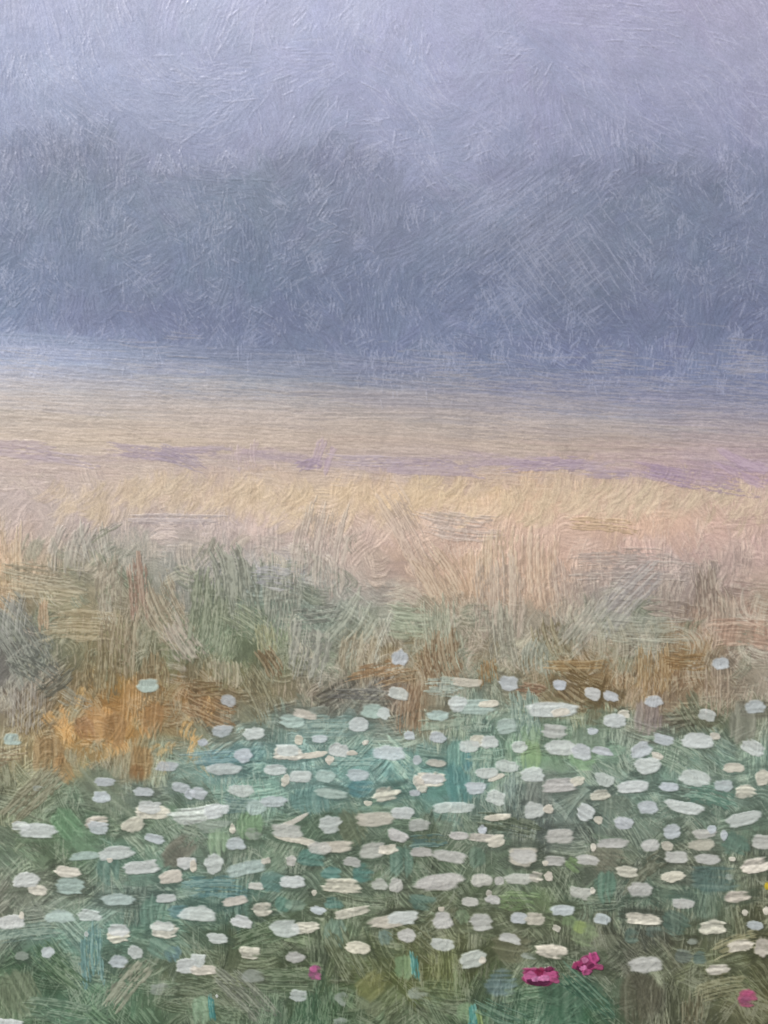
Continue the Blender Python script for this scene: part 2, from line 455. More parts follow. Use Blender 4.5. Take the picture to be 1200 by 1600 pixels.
dashes(230, X0, X1, -170, 240, swirl(230, 170, 5, 30), (16, 50), (10, 44), (.28, .6), COOL, .30)
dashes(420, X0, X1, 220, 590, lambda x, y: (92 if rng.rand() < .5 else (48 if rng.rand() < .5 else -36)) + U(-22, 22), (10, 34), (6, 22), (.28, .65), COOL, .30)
dashes(22, 720, 960, 270, 520, lambda x, y: -36 + U(-3, 3), (24, 44), (16, 60), (.3, .5), COOL, .24)
dashes(9, 800, 960, 380, 520, lambda x, y: 54 + U(-4, 4), (26, 50), (26, 80), (.3, .55), COOL, .30)
dashes(40, 560, 1200, 530, 610, lambda x, y: 100 + U(-24, 24), (12, 34), (6, 18), (.3, .6), COOL, .35)
dashes(150, X0, X1, 560, 760, lambda x, y: U(0, 6), (20, 70), (20, 80), (.25, .5), WARM, .30)
dashes(260, X0, X1, 770, 1100, lambda x, y: (92 if rng.rand() < .6 else U(0, 180)) + U(-20, 20), (10, 30), (8, 34), (.3, .7), WARM, .40)
dashes(420, X0, X1, 1000, 1770, lambda x, y: (92 if rng.rand() < .5 else U(0, 180)) + U(-15, 15), (10, 26), (8, 32), (.3, .8), PALE, .42)
for k in range(120):
    x, y = U(X0, X1), U(560, 760)
    lay(x, y, U(16, 70), U(2.2, 3.2), U(0, 7), lum(field_at(x, y), U(.94, 1.07)), .6, U(.25, .5), U(-.6, .6), 12, 0, .02)
for k in range(70):                                           # thin lilac band worked along the mist
    x = U(X0, X1)
    y = 706 + 30 * x / 1200 + U(-9, 9) + 7 * math.sin(x / 70)
    lay(x, y, U(50, 120), U(7, 16), U(-4, 10), jit((170, 155, 168), 5), U(.2, .45), U(.25, .45), U(-.4, .4), 3.2, U(.25, .5), .07, pale=.4, tone=WARM)
for k in range(150):                                          # rounded grey-green and beige clumps in the scrub
    x, y = U(20, 1200), 0
    top = 850 if x < 560 else 950
    y = U(top, 1060)
    dark = rng.rand() < .5
    c = jit((108, 116, 98), 8) if dark else jit((178, 172, 156), 8)
    lay(x, y, U(24, 56), U(20, 44), rng.choice([95, 60, 120, 8]) + U(-14, 14), c, U(.3, .6), U(.4, .7), U(-.6, .6), 3.6, U(.4, .62), .16,
        pale=.5 if dark else .3)
for k in range(46):                                           # golden touches and grey-green breaks over the rust
    x, y = U(70, 330), U(1070, 1205)
    c = jit((206, 158, 92), 8) if rng.rand() < .5 else jit((142, 138, 112), 8)
    lay(x, y, U(18, 44), U(12, 28), 90 + U(-40, 40), c, U(.35, .65), U(.5, .8), U(-.4, .4), 3.6, U(.4, .6), .14, pale=.5)
# wheat tufts: short curved pulls rising from the pale band
for k in range(300):
    x = U(90, 1200)
    if rng.rand() < .25:
        x = U(X0, X1)
    y = U(752, 806) + 10 * math.sin(x / 60)
    warm = math.exp(-((x - 640) / 260) ** 2)
    c = np.array((194, 177, 154), np.float32) * (1 - warm) + np.array((202, 181, 150), np.float32) * warm
    lay(x, y, U(22, 54), U(10, 26), -66 + U(-22, 30), jit(lum(c, U(.94, 1.06)), 4), U(.3, .6), U(.25, .5), U(.1, .5), 3.2, U(.35, .6), .10, pale=.6, tone=np.array((240, 226, 200), np.float32))

# where the flowers stand, (x, y, width, height, angle, paint, style) as the painter set them down
DABS = '''231 1071 34 24 0 M|19 1155 30 18 0 M|261 1198 38 16 0 L|357 1095 28 16 15 L|347 1142 36 20 -5 L|397 1146 34 20 0 W|380 1180 30 20 0 L
317 1160 18 12 0 L|457 1126 38 20 0 M|477 1116 38 13 12 K|500 1110 34 12 0 F|561 1132 34 20 0 W|585 1112 44 22 0 M|467 1156 15 15 0 C|500 1154 28 12 0 L
450 1177 46 24 0 C s|450 1172 42 18 0 W|490 1180 42 10 -8 C|530 1172 36 22 10 W|515 1187 14 16 0 C|550 1177 18 8 0 C|571 1160 8 12 60 C|608 1176 52 20 0 L
350 1202 54 20 0 W|430 1202 36 18 0 W|625 1027 30 23 5 L|622 1084 34 19 10 W|600 1115 22 18 20 W|730 1066 48 12 5 C|795 1067 34 23 12 L|875 1070 23 16 0 L
738 1104 66 26 0 M|715 1099 30 23 0 W|764 1100 32 11 -3 C|685 1117 34 17 0 M|640 1150 18 14 0 L|684 1152 28 18 0 L|792 1135 32 24 -10 M|862 1109 78 24 0 W|876 1113 30 14 -10 C
866 1142 40 22 5 G|747 1157 26 18 0 C|733 1166 32 20 0 W|765 1160 32 20 0 W|812 1167 24 17 -10 W|875 1168 48 26 0 W|652 1188 16 14 0 L|682 1192 32 13 5 K|792 1197 38 18 8 W
1126 1037 29 19 0 L|926 1084 28 20 15 W|954 1087 26 18 20 L|1021 1096 30 18 0 L|1180 1105 40 20 0 L|1104 1118 31 18 14 W|975 1116 20 12 -10 C|960 1126 38 20 0 W|926 1142 16 12 0 L
1037 1155 33 16 14 L|1117 1150 18 12 0 C|1091 1157 46 25 3 W|1176 1168 37 23 20 W|909 1174 32 24 20 L|941 1174 36 14 12 L|1027 1181 20 13 20 C|1000 1171 36 26 -25 L|1012 1196 41 24 0 W
1146 1199 34 16 0 C|164 1222 37 14 4 L|159 1245 29 17 0 L|224 1237 32 14 4 L|283 1231 30 18 10 L|297 1240 20 16 30 L|239 1268 52 22 2 C s|235 1261 40 20 0 W|208 1289 40 22 -15 C
33 1291 30 15 8 W s|60 1298 60 22 2 W|152 1284 40 16 -8 K s|154 1293 34 20 10 L|242 1310 32 14 10 L|133 1337 46 14 -5 M|182 1333 56 20 -4 W|172 1344 11 9 0 C|220 1354 62 20 -6 W|107 1362 44 16 6 C
111 1384 48 24 5 M|60 1391 32 16 8 C s|41 1376 44 24 -8 W|268 1371 42 20 -10 C|310 1273 92 24 -9 W s|338 1266 38 24 -8 W|291 1348 30 20 0 W|446 1219 14 20 20 C|470 1214 36 19 0 W|509 1213 32 19 0 M
559 1210 37 17 0 L|377 1234 40 20 0 W|311 1240 27 20 0 L|518 1240 56 17 6 M|400 1261 32 24 0 M|428 1252 42 20 0 L|603 1240 46 22 -12 C s|337 1291 58 20 -5 F|364 1295 10 17 0 C|397 1302 32 19 0 F
369 1318 30 21 0 L|516 1287 38 27 -12 W|456 1284 58 9 -25 K|464 1312 64 11 12 C|450 1298 52 22 5 G|522 1322 58 18 -3 K|500 1325 36 20 0 G|587 1280 62 21 -3 K|584 1327 46 26 -5 G|334 1350 31 30 0 W
386 1356 62 22 -12 M|416 1345 17 10 -10 C|455 1345 20 16 0 G|457 1378 41 20 0 W|400 1385 26 12 5 G|550 1347 32 14 5 G|535 1385 64 21 4 C s|593 1382 27 16 0 G|491 1395 9 9 0 C|302 1352 13 19 0 C
672 1216 46 22 3 C s|676 1217 36 18 3 W|656 1226 18 30 -30 C|648 1239 20 11 0 L|775 1214 30 9 -20 C|760 1207 38 17 -6 W|744 1230 35 20 0 L|832 1211 36 22 5 W|875 1226 55 25 -5 G|775 1247 31 22 14 W
629 1271 35 18 0 W|707 1262 64 16 -4 W|834 1266 33 26 -12 W|857 1264 17 14 0 C|777 1277 42 10 -5 C s|655 1290 39 18 0 G|622 1306 36 20 20 G|754 1296 15 14 0 L|717 1305 33 14 4 G|755 1309 50 13 4 K s
775 1314 31 22 -15 C|875 1307 49 25 -5 G|606 1327 34 14 -8 C s|658 1331 37 14 0 G|702 1338 56 20 8 G|817 1339 46 30 0 K|818 1337 42 24 0 G|867 1345 41 15 0 G|852 1349 10 9 0 C|686 1379 74 24 -6 G
752 1375 34 22 0 G|780 1376 18 16 0 G|812 1373 50 19 0 G|838 1370 26 16 10 K s|857 1369 16 16 0 C|618 1383 24 22 -40 G|764 1396 11 11 0 K|946 1218 39 18 12 W|903 1220 23 15 -8 C|938 1242 33 18 -8 C s
990 1229 50 18 -4 W|1045 1230 31 14 4 L|1085 1216 52 23 8 W|1131 1228 31 18 0 L|1165 1237 36 22 0 C s|1192 1214 30 24 0 C|915 1269 28 22 30 W|935 1281 15 12 30 C|1012 1261 35 20 10 L
1070 1261 62 19 10 W|975 1287 32 22 6 L|1162 1279 58 20 -12 W|1050 1299 30 26 -10 L|1097 1319 46 20 0 K|1100 1302 40 16 0 G|1112 1296 14 14 0 L|1131 1305 12 17 0 L|957 1316 53 16 -3 G|927 1324 9 14 0 C
1042 1322 20 16 10 C|1016 1321 29 19 -10 G|919 1344 35 18 6 G|1056 1339 36 20 0 G|1106 1342 37 15 0 G|979 1361 34 16 6 C|1052 1369 38 18 -6 C|1180 1352 48 22 -8 C s|1190 1315 34 24 0 G
1000 1391 43 21 0 G|908 1395 36 18 8 G|926 1391 9 10 0 C|1152 1401 48 18 -4 K s|1144 1342 12 7 0 C|17 1440 44 21 -8 W|34 1430 9 11 0 C|94 1432 46 22 0 M|140 1430 38 18 8 W|185 1406 56 18 0 M
260 1403 36 13 -5 W|310 1428 54 24 3 W|256 1452 42 24 6 C s|254 1447 36 17 4 W|185 1463 36 18 -6 C s|186 1453 32 18 0 W|75 1487 23 18 -20 L|35 1494 23 14 0 F|185 1502 33 18 0 L|212 1487 28 19 20 W
292 1508 35 24 0 W|318 1515 44 18 0 C s|310 1500 27 18 0 W|251 1546 37 21 0 F|14 1598 44 14 8 W|135 1459 9 9 0 W|367 1407 42 14 -10 K|411 1421 35 22 0 C s|497 1422 25 14 8 L|552 1425 60 14 -12 C s
615 1438 82 19 -10 K|630 1434 52 20 -6 W|377 1440 33 16 10 W|478 1449 42 19 0 C s|446 1450 48 23 0 W|340 1466 35 16 8 W|391 1489 35 20 4 C s|559 1480 37 18 4 C s|461 1496 32 19 0 G|397 1525 35 20 5 F
467 1556 34 19 4 W|532 1597 24 14 0 F|535 1560 26 20 40 F|339 1556 5 6 0 W|735 1409 28 16 4 G|770 1406 25 16 10 G|692 1439 39 26 0 G|752 1441 38 27 0 G|636 1462 30 22 10 G|690 1476 40 20 5 W
740 1498 44 24 -18 W|754 1500 12 12 0 C|811 1434 28 20 5 L|836 1435 34 18 0 K|879 1422 38 18 -3 L|797 1466 38 15 12 G|862 1486 52 20 4 C s|827 1494 27 10 8 F|870 1450 15 10 30 C|654 1552 33 19 0 F
941 1436 29 16 10 L|1005 1435 58 18 4 C s|1067 1412 37 16 6 G|1113 1449 45 22 -3 C s|1180 1446 28 16 6 L|1010 1508 58 24 -2 G|1192 1480 31 28 0 K|1157 1478 42 19 -4 K s|1122 1515 37 16 -4 K s
1083 1470 18 12 0 F|1164 1426 10 10 0 C|1198 1423 12 14 0 C|60 1232 20 8 0 F|1140 1370 16 10 0 F|575 1255 14 8 0 C|690 1420 12 8 0 C'''
for row in DABS.replace('\n', '|').split('|'):
    f = row.split()
    x, y, w, h, a = [float(q) for q in f[:5]]
    if rng.rand() < (.85 if f[5] in 'CK' else .5):                 # darker paint cut in round a flower
        lay(x + U(-3, 4), y + U(-3, 4), w * 1.35, h * 1.7, a, lum(field_at(x, y), U(.66, .85)), U(.45, .75), .4, U(-.2, .2), 4, .15, .10)

# fine mottle of the coat and a little weave of the priming
yy, xx = np.meshgrid(gy, gx, indexing='ij')
mot = n2d(xx / 26, yy / 22, 3) * .5 + n2d(xx / 9, yy / 8, 4) * .3 + n2d(xx / 3.6, yy / 3.6, 6) * .2 - .5
PC *= (1 + .085 * mot)[..., None]
PC *= 1 + .022 * rng.randn(GH, GW, 1).astype(np.float32)
PH += .10 * rng.rand(GH, GW).astype(np.float32)
PH += .16 * n2d(xx / 3.1, yy / 3.1, 8) + .10 * n2d(xx / 6.5, yy / 6.5, 2)
del xx, yy, mot
BASE_C, BASE_H = PC.copy(), PH.copy()

# ---------------------------------------------------------------- meshes from the paint
PAINT = paint_mat()


def to_lin(c):
    c = np.clip(c, 0, 255) / 255.0
    return np.where(c <= 0.04045, c / 12.92, ((c + 0.055) / 1.055) ** 2.4) * np.asarray(ALB, np.float32)


def grid_mesh(name, rows, cols, H, C, keep):
    """mesh of the cells of a (rows x cols) grid for which keep is true; H, C given at its vertices"""
    nr, nc = len(rows), len(cols)
    q = np.argwhere(keep)
    a = q[:, 0] * nc + q[:, 1]
    faces = np.stack([a, a + nc, a + nc + 1, a + 1], 1)       # faces look at -Y
    used, inv = np.unique(faces, return_inverse=True)
    inv = inv.reshape(-1)
    X = ((gx[cols] - 600) * S)[None, :].repeat(nr, 0).reshape(-1)[used]
    Z = ((800 - gy[rows]) * S)[:, None].repeat(nc, 1).reshape(-1)[used]
    Y = (-H.reshape(-1) * S)[used]
    co = np.stack([X, Y, Z], 1).astype(np.float32)
    me = bpy.data.meshes.new(name)
    nf = len(q)
    me.vertices.add(len(used))
    me.vertices.foreach_set('co', co.reshape(-1))
    me.loops.add(nf * 4)
    me.loops.foreach_set('vertex_index', inv.astype(np.int32))
    me.polygons.add(nf)
    me.polygons.foreach_set('loop_start', np.arange(0, nf * 4, 4, dtype=np.int32))
    me.update(calc_edges=True)
    at = me.color_attributes.new('pigment', 'FLOAT_COLOR', 'POINT')
    col = np.ones((len(used), 4), np.float32)
    col[:, :3] = to_lin(C.reshape(-1, 3)[used])
    at.data.foreach_set('color', col.reshape(-1))
    return me


def axis_index(g, lo, hi):
    n = len(g)
    out = [i for i in range(n) if (lo <= g[i] <= hi) or i % 5 == 0]
    if out[-1] != n - 1:
        out.append(n - 1)
    return np.array(out)


cols = axis_index(gx, -12, 1212)
rows = axis_index(gy, -12, 1612)

painting = bpy.data.objects.new('oil_painting', None)
painting.location = (0, 0, ZC)
coll.objects.link(painting)
painting['label'] = 'oil painting of a misty meadow with white flower dabs, filling the view'
painting['category'] = 'painting'
board = link('panel', box_mesh('panel', (X0 - 600) * S, (X1 - 600) * S - .0003, .0005, .020, (800 - Y1) * S + .0003, (800 - Y0) * S),
             noise_mat('birch_panel', (.42, .31, .2), (.52, .4, .27), 60, .6), painting)
board['label'] = 'bare wooden panel the paint lies on'

HB = BASE_H[np.ix_(rows, cols)]
CB = BASE_C[np.ix_(rows, cols)]
cxm = 0.5 * (gx[cols][:-1] + gx[cols][1:])
cym = 0.5 * (gy[rows][:-1] + gy[rows][1:])
bounds = [np.full_like(cxm, -1e6)] + [bord(b, cxm) for b in (TREE_TOP, TREE_FOOT, FIELD_TOP, MEADOW_TOP)] + [np.full_like(cxm, 1e6)]
wob = 8 * (n1d(5, cxm / 9) - .5) + 10 * (n1d(6, cxm / 31) - .5)
AREAS = [('painted_sky', 'lavender grey sky brushed in loose crossing strokes'),
         ('painted_tree_line', 'hazy blue grey tree line under the sky'),
         ('painted_mist', 'long level strokes of mist turning from blue to buff'),
         ('painted_grass_field', 'buff and olive dry grass in upright strokes'),
         ('painted_flower_meadow', 'green and teal meadow ground beneath the flower dabs')]
area = {}
for i, (nm, lb) in enumerate(AREAS):
    lo = bounds[i] + wob
    hi = bounds[i + 1] + wob
    keep = (cym[:, None] >= lo[None]) & (cym[:, None] < hi[None])
    o = link(nm, grid_mesh(nm, rows, cols, HB, CB, keep), PAINT, painting)
    o['label'] = lb
    area[nm] = o


def area_of(x, y):
    k = 0
    for i, b in enumerate((TREE_TOP, TREE_FOOT, FIELD_TOP, MEADOW_TOP)):
        if y >= bord(b, x):
            k = i + 1
    return area[AREAS[k][0]]


# ---- separate strokes and dabs that lie on the coat: each its own piece of paint
def raise_paint(name, cx, cy, L, W, ang, col, thick, op, curv, per, dry, cvar, cut, kind='dab', parent=None, pale=0.0, soft=.45):
    win = window(cx, cy, 0.5 * math.hypot(L, W * (1.2 + abs(curv))) + 5)
    r0, r1, c0, c1 = win
    if r1 - r0 < 3 or c1 - c0 < 3:
        return None
    H0 = PH[r0:r1, c0:c1]
    C0 = PC[r0:r1, c0:c1]
    dx = gx[None, c0:c1] - cx
    dy = gy[r0:r1, None] - cy
    if kind == 'dab':
        ca, sa = math.cos(math.radians(ang)), math.sin(math.radians(ang))
        u = dx * ca + dy * sa
        v = -dx * sa + dy * ca
        off = rng.rand() * 300
        k = rng.randint(0, 60)
        th = np.arctan2(v / (W * .5), u / (L * .5))
        v = v + curv * W * ((2 * u / L) ** 2 - .3)
        ratio = min(1.0, W / L)
        p = 2.0 + 1.3 * (1 - ratio)
        rr = (np.abs(2 * u / L) ** p + np.abs(2 * v / W) ** p) ** (1 / p)
        lob = n1d(k, th * 1.9 + off) - .5
        lob2 = n1d(k + 1, th * 5.1 + off) - .5
        b = n1d(k + 2, v / per + off + .8 * n1d(k + 4, u / 11 + off))
        tex = n2d(u / 5.5 + off, v / 2.6 + off, k)
        tex2 = n2d(dx / 3.0 + off, dy / 2.4, k + 1)
        rad = 1 + .24 * lob + .10 * lob2 + .20 * (b - .5)
        body = sstep(1.02, .62, rr / rad)
        cov = body
        if dry > 0:
            uu = 2 * u / L
            streak = .55 * b + .25 * tex + .2 * n2d(u / 30 + off, v / per * .8, k + 5)
            cov = body * (1 - sstep(.0, .9, dry * (1.0 + .7 * uu) - streak + .12) * .95)
        rim = np.exp(-((rr / rad - .80) / .13) ** 2)
        relief = body * (.62 + .40 * rim + .42 * (b - .5) + .42 * (tex - .5) + .30 * (tex2 - .5))
        h = thick * relief
        shade = 1 + cvar * (1.1 * (b - .5) + .7 * (tex - .5))
    else:
        cov, b, u, vn = brush(cx, cy, L, W, ang, curv, per, dry, win, .55)
        h = thick * (.1 + .9 * b)
        shade = 1 + cvar * 2 * (b - .5)
    # the paint's own edge sinks into the coat below
    top = H0 * .35 + h
    newH = np.where(cov > cut, H0 + (top - H0) * sstep(cut, cut + .28, cov) + .10, H0 - 1.2 * (cut - cov) - .05)
    a = (sstep(cut, cut + soft, cov) * op)[..., None]
    K = np.asarray(col, np.float32) * shade[..., None]
    if pale:
        pp = (sstep(.6, .95, b) * pale)[..., None]
        K = K * (1 - pp) + pp * (K * .4 + PALE * .6)
    newC = C0 * (1 - a) + a * K
    vis = cov > cut * .7
    kq = vis[:-1, :-1] | vis[1:, :-1] | vis[:-1, 1:] | vis[1:, 1:]
    if kq.sum() < 6:
        return None
    # lift slightly clear of the coat where the new paint is thin
    newH = np.where(cov > cut, np.maximum(newH, H0 + .12), newH)
    me = grid_mesh(name, np.arange(r0, r1), np.arange(c0, c1), newH, newC, kq)
    o = link(name, me, PAINT, parent or area_of(cx, cy))
    m = cov > cut
    PH[r0:r1, c0:c1] = np.where(m, newH, H0)
    PC[r0:r1, c0:c1] = np.where(m[..., None], newC, C0)
    return o


# broad colour strokes: (x, y, length, width, angle, colour, dryness)
STROKES = [
    # lavender streaks along the mist
    (40, 702, 110, 28, 5, (178, 158, 174), .4), (235, 708, 110, 22, 8, (166, 150, 170), .42), (282, 716, 76, 24, 18, (162, 146, 168), .4),
    (330, 704, 90, 16, -3, (170, 154, 172), .45), (384, 717, 42, 40, 84, (198, 174, 180), .5), (505, 712, 46, 34, -68, (176, 152, 178), .48),
    (484, 726, 36, 16, -8, (156, 136, 164), .4), (572, 720, 100, 18, 5, (172, 154, 172), .45), (690, 731, 140, 26, 2, (166, 146, 168), .42),
    (850, 727, 120, 22, 0, (166, 146, 166), .45), (950, 741, 70, 14, 2, (170, 150, 168), .45), (1040, 742, 80, 24, 10, (166, 138, 168), .4),
    (1102, 752, 140, 28, 5, (160, 136, 166), .38), (1166, 734, 84, 36, 20, (178, 148, 178), .42), (100, 716, 90, 18, 6, (176, 158, 172), .48),
    # buff field
    (955, 822, 104, 20, 3, (200, 166, 122), .42), (715, 822, 110, 40, 5, (182, 167, 158), .4), (290, 812, 150, 18, 2, (172, 160, 160), .5),
    (640, 838, 150, 46, 66, (188, 166, 144), .45), (500, 865, 120, 76, 98, (176, 160, 145), .48), (690, 905, 84, 60, 62, (192, 162, 130), .42),
    (745, 892, 70, 50, 88, (196, 163, 126), .42), (780, 868, 80, 60, 92, (194, 166, 134), .46), (778, 940, 110, 76, 94, (176, 156, 138), .48),
    (845, 900, 110, 56, 90, (196, 166, 136), .42), (884, 912, 64, 44, 80, (166, 147, 132), .45), (1000, 886, 180, 48, 2, (164, 151, 140), .5),
    (985, 930, 130, 50, -44, (154, 150, 146), .52), (1000, 982, 150, 46, 3, (152, 158, 138), .48), (1050, 952, 70, 28, 4, (152, 136, 120), .45),
    (1102, 930, 70, 34, 84, (140, 120, 106), .4), (1126, 972, 80, 46, 92, (172, 146, 126), .42), (1166, 990, 84, 44, 3, (180, 142, 116), .4),
    (15, 890, 130, 40, 92, (192, 166, 128), .5), (68, 962, 46, 15, 92, (194, 150, 108), .3),
    # khaki and olive scrub
    (72, 902, 110, 38, 10, (150, 140, 112), .44), (88, 928, 120, 24, 6, (180, 164, 128), .44), (132, 978, 100, 46, 2, (168, 147, 110), .46),
    (112, 862, 70, 60, 104, (168, 164, 150), .48), (146, 852, 60, 48, 76, (164, 164, 150), .46), (160, 833, 56, 11, -30, (118, 122, 98), .5),
    (216, 920, 90, 28, 88, (152, 116, 94), .44), (172, 912, 80, 44, 92, (152, 142, 116), .46), (262, 962, 96, 60, 58, (152, 138, 108), .46),
    (184, 1012, 96, 60, 92, (144, 128, 96), .46), (288, 1004, 70, 50, 60, (172, 160, 144), .5), (34, 1004, 120, 80, 58, (110, 118, 108), .52), (60, 1046, 70, 44, 30, (96, 102, 90), .52),
    (332, 964, 110, 80, 96, (112, 124, 98), .46), (385, 930, 90, 80, 84, (118, 126, 108), .5), (360, 902, 74, 56, 80, (126, 132, 116), .48), (388, 972, 66, 46, 32, (134, 146, 116), .46),
    (440, 944, 120, 50, 93, (128, 134, 116), .46), (425, 902, 60, 36, 10, (160, 160, 166), .55), (556, 976, 84, 66, -58, (152, 158, 138), .5),
    (604, 984, 96, 14, -64, (172, 178, 158), .48), (642, 972, 60, 50, 3, (158, 174, 144), .44), (692, 996, 110, 56, 82, (152, 158, 132), .48),
    (415, 1002, 46, 34, 80, (146, 148, 104), .5), (500, 960, 70, 26, -8, (112, 118, 106), .46), (424, 1038, 50, 28, 60, (122, 96, 62), .42),
    (482, 1024, 80, 60, 100, (136, 138, 126), .5), (562, 1030, 66, 56, 94, (154, 140, 110), .48), (860, 1006, 60, 46, 64, (132, 122, 84), .46),
    (836, 1028, 52, 40, 90, (142, 154, 138), .46), (972, 1022, 80, 100, 92, (154, 148, 122), .52), (786, 1000, 90, 44, 82, (146, 146, 124), .48),
    (920, 968, 90, 46, -50, (162, 160, 144), .5), (1010, 1006, 130, 14, 3, (172, 176, 154), .5), (22, 965, 60, 40, 95, (160, 162, 154), .52),
    # rust and orange
    (208, 1106, 78, 40, 90, (192, 144, 84), .48), (150, 1132, 54, 38, 90, (186, 138, 80), .46), (180, 1142, 56, 36, 92, (152, 112, 62), .4),
    (240, 1124, 60, 32, 92, (168, 124, 68), .44), (132, 1138, 40, 30, 60, (166, 118, 72), .4), (220, 1192, 54, 32, 92, (160, 120, 66), .4),
    (76, 1180, 60, 48, 90, (152, 118, 66), .44), (22, 1180, 56, 26, -10, (142, 124, 88), .5), (322, 1104, 84, 46, 20, (146, 110, 66), .44),
    (100, 1202, 46, 26, 60, (168, 124, 66), .42), (214, 1210, 34, 22, 90, (152, 106, 54), .36), (156, 1056, 74, 60, 92, (128, 114, 78), .46),
    (322, 1076, 56, 26, 0, (118, 92, 52), .42), (240, 1072, 80, 44, 90, (134, 114, 74), .46), (585, 1046, 90, 22, -10, (156, 118, 70), .4),
    (640, 1112, 76, 36, 92, (142, 112, 80), .46), (690, 1036, 76, 62, 78, (130, 104, 68), .48), (905, 1040, 90, 20, -4, (156, 120, 66), .4),
    (912, 1064, 66, 28, 24, (112, 88, 48), .42), (1022, 1056, 70, 56, 92, (154, 120, 72), .5), (1072, 1034, 64, 26, 5, (142, 106, 54), .42),
    (762, 1054, 34, 30, 80, (154, 112, 56), .44), (830, 1076, 40, 18, 10, (132, 96, 66), .4), (620, 1058, 60, 20, -12, (150, 118, 76), .42),
    (40, 1108, 70, 56, 95, (160, 156, 144), .52), (120, 1096, 50, 24, 22, (150, 152, 132), .45), (90, 1068, 60, 26, -35, (92, 96, 82), .42),
    (404, 1086, 80, 44, 62, (118, 114, 82), .46), (352, 1052, 40, 50, 90, (160, 150, 122), .5), (560, 1085, 90, 16, 2, (108, 110, 104), .46),
    (1086, 1120, 60, 40, 58, (92, 102, 74), .44), (1012, 1122, 60, 40, 92, (142, 132, 126), .52), (1120, 1080, 80, 40, 92, (158, 138, 114), .5),
    # teal and green in the meadow
    (335, 1184, 84, 24, -5, (112, 166, 178), .36), (505, 1136, 90, 36, 2, (120, 158, 148), .42), (692, 1074, 52, 30, 2, (166, 194, 182), .42),
    (730, 1190, 34, 18, 88, (58, 130, 142), .36), (712, 1180, 44, 30, 90, (100, 156, 142), .42), (716, 1228, 66, 36, 82, (74, 142, 138), .36),
    (564, 1232, 42, 28, 6, (74, 136, 142), .36), (486, 1252, 42, 64, 90, (88, 136, 130), .42), (372, 1258, 50, 26, 0, (92, 128, 124), .42),
    (342, 1386, 84, 32, 0, (74, 130, 130), .4), (487, 1340, 42, 28, 10, (78, 136, 126), .36), (425, 1378, 38, 30, 4, (84, 136, 126), .4),
    (518, 1364, 30, 20, 0, (78, 136, 130), .36), (568, 1364, 36, 26, 0, (74, 136, 126), .36), (668, 1314, 56, 20, 0, (78, 120, 116), .4),
    (627, 1346, 46, 40, 88, (84, 130, 114), .42), (745, 1340, 34, 24, 88, (88, 120, 100), .44), (1117, 1244, 72, 36, 18, (88, 136, 114), .4),
    (1150, 1320, 46, 34, 30, (84, 122, 106), .42), (1115, 1372, 74, 46, 2, (70, 106, 100), .42), (946, 1386, 46, 30, 90, (84, 130, 110), .4),
    (1055, 1442, 44, 34, 30, (74, 106, 92), .4), (987, 1462, 26, 24, 4, (84, 116, 102), .4), (1022, 1456, 26, 18, 4, (84, 112, 100), .42),
    (1093, 1496, 22, 20, 4, (78, 106, 102), .38), (1068, 1494, 30, 20, 4, (92, 110, 102), .48), (143, 1494, 84, 34, 88, (92, 146, 142), .42),
    (240, 1428, 56, 40, 90, (94, 140, 120), .46), (280, 1424, 34, 20, 2, (88, 142, 148), .4), (270, 1490, 26, 24, 60, (88, 132, 142), .36),
    (252, 1482, 46, 34, 30, (98, 140, 120), .46), (170, 1360, 46, 36, 90, (84, 126, 112), .42), (50, 1456, 100, 28, -6, (108, 140, 124), .46),
    (442, 1414, 28, 24, 30, (82, 136, 120), .36), (522, 1412, 30, 18, 6, (78, 142, 132), .36), (462, 1414, 30, 20, 0, (116, 148, 128), .44),
    (525, 1458, 46, 38, 78, (110, 146, 126), .5), (660, 1410, 44, 26, 10, (84, 126, 112), .42), (602, 1464, 26, 22, 80, (108, 142, 132), .44),
    (785, 1536, 52, 38, 0, (94, 126, 132), .3), (106, 1288, 56, 38, 50, (98, 150, 104), .44), (135, 1312, 54, 34, 8, (110, 156, 114), .44),
    (390, 1290, 46, 44, 88, (124, 168, 116), .4), (340, 1318, 40, 34, 86, (130, 168, 124), .46), (830, 1180, 46, 34, 88, (140, 178, 114), .42),
    (832, 1146, 34, 34, 88, (130, 166, 126), .46), (910, 1188, 44, 26, 6, (130, 178, 126), .44), (813, 1408, 62, 28, 4, (116, 148, 88), .4),
    (897, 1352, 28, 22, 40, (112, 148, 88), .42), (912, 1456, 48, 38, 20, (128, 156, 104), .36), (906, 1448, 22, 18, 20, (146, 172, 84), .4),
    (722, 1432, 24, 22, 80, (116, 146, 108), .44), (890, 1440, 30, 22, 40, (120, 150, 100), .44), (632, 1510, 38, 32, 88, (124, 164, 112), .36),
    (648, 1508, 38, 12, 86, (58, 146, 144), .3), (318, 1578, 44, 34, 88, (124, 164, 126), .34), (331, 1576, 36, 9, 86, (38, 132, 138), .3),
    (725, 1584, 36, 28, 88, (130, 172, 118), .34), (739, 1588, 32, 13, 86, (58, 152, 146), .3), (749, 1590, 26, 10, 80, (124, 156, 76), .4),
    (822, 1118, 60, 50, 84, (112, 142, 128), .5), (700, 1128, 70, 20, -8, (128, 158, 136), .46), (760, 1182, 60, 18, 2, (122, 158, 136), .48),
    (560, 1185, 70, 24, 2, (104, 150, 144), .44), (920, 1160, 50, 60, 92, (122, 148, 124), .5), (1060, 1182, 90, 46, 30, (112, 140, 118), .5),
    (1160, 1130, 60, 40, 92, (126, 128, 110), .52), (170, 1245, 110, 60, 42, (112, 130, 104), .5), (60, 1235, 110, 40, -40, (112, 108, 80), .5),
